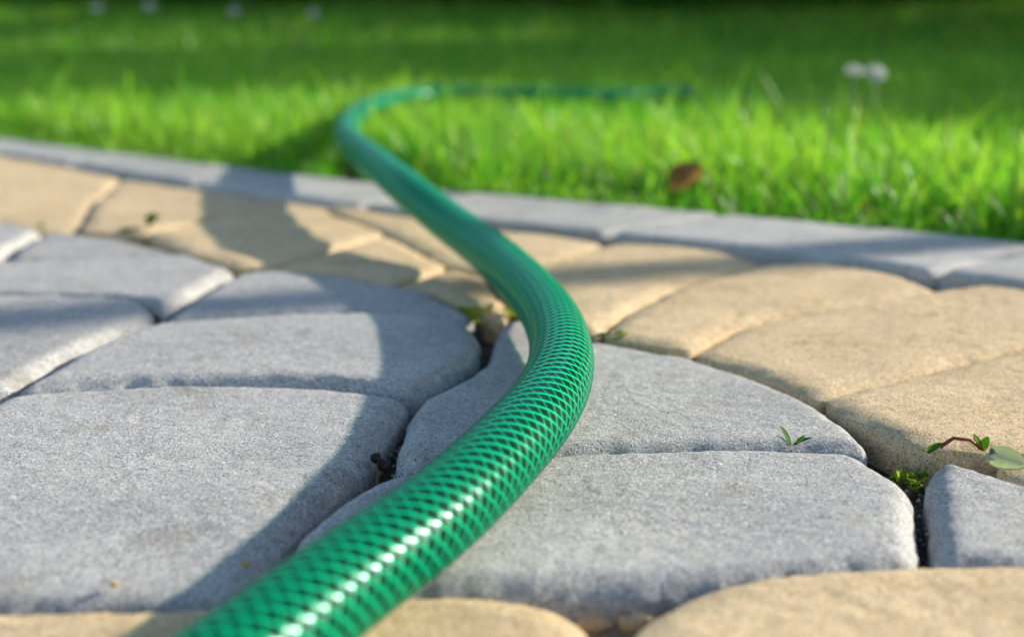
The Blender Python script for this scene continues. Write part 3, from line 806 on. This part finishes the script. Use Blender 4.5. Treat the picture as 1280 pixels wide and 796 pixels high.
YG, MG, DG = (0.30, 0.46, 0.03), (0.15, 0.38, 0.04), (0.06, 0.20, 0.04)
sp = SPOT
moss('yellow green moss tuft in the joint just left of the hose bend', sp['moss_hose'], .014, .006, .008, 420, (.14, .18, .015), (.42, .46, .05), 3)
moss('tiny bright moss tuft in the dark corner gap between grey and tan stones', sp['moss_gap'], .0045, .003, .0042, 200, (.12, .22, .02), (.34, .46, .05), 5)
weed('flat green seedling in the joint right behind the hose bend', sp['leaf_hose'],
     [(.011, .0035, 190, 5, 0, 0, .002, (.10, .20, .10)), (.009, .003, 20, 15, .001, 0, .002, YG), (.006, .002, -60, 30, 0, 0, .002, MG)])
weed('small two-bladed seedling between the two front grey stones', sp['sprig'],
     [(.0085, .0011, 125, 62, -.0005, 0, .001, MG), (.0085, .0014, 20, 28, .0005, 0, .001, DG), (.006, .0009, 150, 45, -.001, 0, .001, DG), (.0065, .001, 40, 38, .001, 0, .001, MG)])
weed('single curled green leaf at the tip of the right grey stone', sp['leaf1'],
     [(.0075, .0024, 20, 38, -.002, 0, .000, (.09, .22, .02)), (.003, .0010, 170, 40, -.001, 0, 0, YG)])
weed('bright upright leaf pair with reddish stem behind the right grey stone', sp['leaf2'],
     [(.0062, .0018, 115, 70, .002, 0, .0005, YG), (.0060, .0020, 40, 75, .003, 0, .0, (.10, .26, .02)), (.0045, .0014, 165, 50, .001, 0, .0005, (.22, .34, .03))],
     stem=([[(-.010, .001, .001, .0007), (-.006, .0008, .004, .0006), (-.001, .0005, .0035, .0006), (.003, 0, .0005, .0005)]], (.22, .035, .015)))
weed('low leafy weed growing between tan stones on the left', sp['weed_left'],
     [(.016, .005, 200, 8, 0, 0, .001, (.05, .15, .06)), (.013, .004, 235, 14, -.004, 0, .001, DG), (.014, .0055, 40, 45, .004, .004, .002, (.13, .22, .02)), (.012, .005, 80, 55, .005, .004, .003, (.12, .20, .02)), (.010, .004, 10, 40, .003, .002, .002, MG)])
weed('tiny pale weed at the corner of the far left grey stones', sp['weed_far'],
     [(.007, .0025, 60, 40, 0, 0, 0, YG), (.006, .002, 150, 35, 0, 0, 0, YG)])
weed('faint green weed in the joint along the kerb at far left', sp['kerbweed'],
     [(.016, .004, 10, 12, 0, 0, .001, DG), (.014, .004, 185, 12, 0, 0, .001, DG), (.010, .003, 90, 40, 0, 0, .001, MG)])

# round pale leaf lying in the joint at the right
V, F = leaf_blade(.0125, .0042, fold=.12, droop=.06, notch=-.35, n=9)
o = tinted('fallen_leaf', place(V, rad(-28), rad(-6), rad(38), (-.005, .002, .0012)), F, (.50, .56, .46), .08, loc=sp['round_leaf'])
tag(o, 'pale grey green notched leaf lying in the joint beside the right grey stone', 'leaf')
# brown leaf standing in the grass
V, F = leaf_blade(.032, .0105, fold=.35, droop=.25, n=9)
o = tinted('fallen_leaf', place(V, rad(35), rad(42), rad(30), (-.012, .034, -.012)), F, (.30, .17, .07), .2, loc=sp['brownleaf'])
tag(o, 'reddish brown dead leaf caught upright in the grass near the kerb', 'leaf')

def pebble(name, label, cat, loc, s, mat, seed, group=None, flat=.6):
    bm = bmesh.new(); bmesh.ops.create_icosphere(bm, subdivisions=3, radius=1)
    for v in bm.verts:
        p = v.co.copy(); k = 1 + .35 * mnoise.noise(p * 1.3 + Vector((seed, 0, 0))) + .12 * mnoise.noise(p * 4 + Vector((0, seed, 0)))
        v.co = Vector((p.x * s * k * 1.15, p.y * s * k * .9, p.z * s * k * flat))
    me = bpy.data.meshes.new(name); bm.to_mesh(me); bm.free()
    me.polygons.foreach_set('use_smooth', [True] * len(me.polygons))
    return tag(link(name, me, mat, None, loc), label, cat, group)
pebble('pebble', 'small yellowish chip of stone left of the front corner gap', 'pebble', sp['peb1'], .0042, M_TAN, 2.0)
pebble('pebble', 'larger tan chip of stone right of the front corner gap', 'pebble', sp['peb2'], .0050, M_TAN, 6.0)
M_CRUMB = plain('crumb', (.45, .28, .06), .8, 900, .4)
M_HUSK = plain('husk', (.05, .025, .015), .8, 700, .6)
pebble('crumb', 'tiny ochre crumb on the shaded grey stone beside the hose', 'crumb', sp['crumb'], .0011, M_CRUMB, 3.0)
pebble('crumb', 'tiny pale crumb near the front rim of the left grey stone', 'crumb', sp['crumb2'], .0009, M_CRUMB, 8.0)
h_ = empty('seed_husk', sp['husk']); tag(h_, 'dark brown withered seed husk stuck in the joint left of the hose', 'seed husk')
for k, (dx, dz, s) in enumerate(((0, .0022, .0015), (.0024, -.0004, .0017))):
    bm = bmesh.new(); bmesh.ops.create_icosphere(bm, subdivisions=3, radius=1)
    for v in bm.verts:
        p = v.co.copy(); q = 1 + .5 * mnoise.noise(p * 1.8 + Vector((k * 5, 0, 0))) + .25 * mnoise.noise(p * 5)
        v.co = p * s * q
    me = bpy.data.meshes.new('pod'); bm.to_mesh(me); bm.free()
    link('pod', me, M_HUSK, h_, (dx, 0, dz))
V, F = limb_mesh([[(0, 0, -.008, .0009), (.0005, 0, -.003, .0006), (0, 0, .0022, .0004)], [(.0005, 0, -.004, .0005), (.0022, 0, -.0004, .0004)]], 6)
link('stalk', mesh('stalk', V, F), plain('stalk_dry', (.30, .22, .12), .8), h_)

# white flowers in the lawn
def flower(label, loc, r=.011, tilt=0.3, petals=13):
    z = loc[2]; root = empty('daisy', (loc[0], loc[1], -.008)); tag(root, label, 'flower', 'white daisies in the lawn')
    top = z + .008
    V, F = limb_mesh([[(0, 0, 0, .0012), (.003, .002, top * .5, .001), (0, 0, top, .0009)]], 6)
    link('stem', mesh('stem', V, F), M_STEM, root)
    for k in range(petals):
        V, F = leaf_blade(r, r * .2, fold=.1, droop=-.1, n=4)
        V = place(V, 2 * math.pi * k / petals, .35, 0, (0, 0, 0))
        V = place(V, 0, 0, tilt, (0, 0, top))
        tinted('petal', V, F, (.80, .80, .76), .03, parent=root, mat=M_PETAL)
    bm = bmesh.new(); bmesh.ops.create_icosphere(bm, subdivisions=2, radius=r * .28)
    for v in bm.verts: v.co.z = v.co.z * .5
    me = bpy.data.meshes.new('disc'); bm.to_mesh(me); bm.free()
    link('disc', me, M_CRUMB, root, (0, 0, top + .001))
M_STEM = plain('stem_green', (.07, .17, .03), .6)
fx, fy, fz = sp['flower']
flower('left one of the two white daisies in the lawn at right', (fx - .011, fy, fz), .011, .6)
flower('right one of the two white daisies in the lawn at right', (fx + .008, fy - .01, fz - .002), .0125, .8)
for k, lab in (('f1', 'leftmost white daisy in the shaded lawn at upper left'), ('f2', 'second white daisy from the left in the shaded lawn'),
               ('f3', 'third white daisy from the left in the shaded lawn'), ('f4', 'white daisy in the shaded lawn nearest above the hose bend')):
    flower(lab, sp[k], .013, .9)
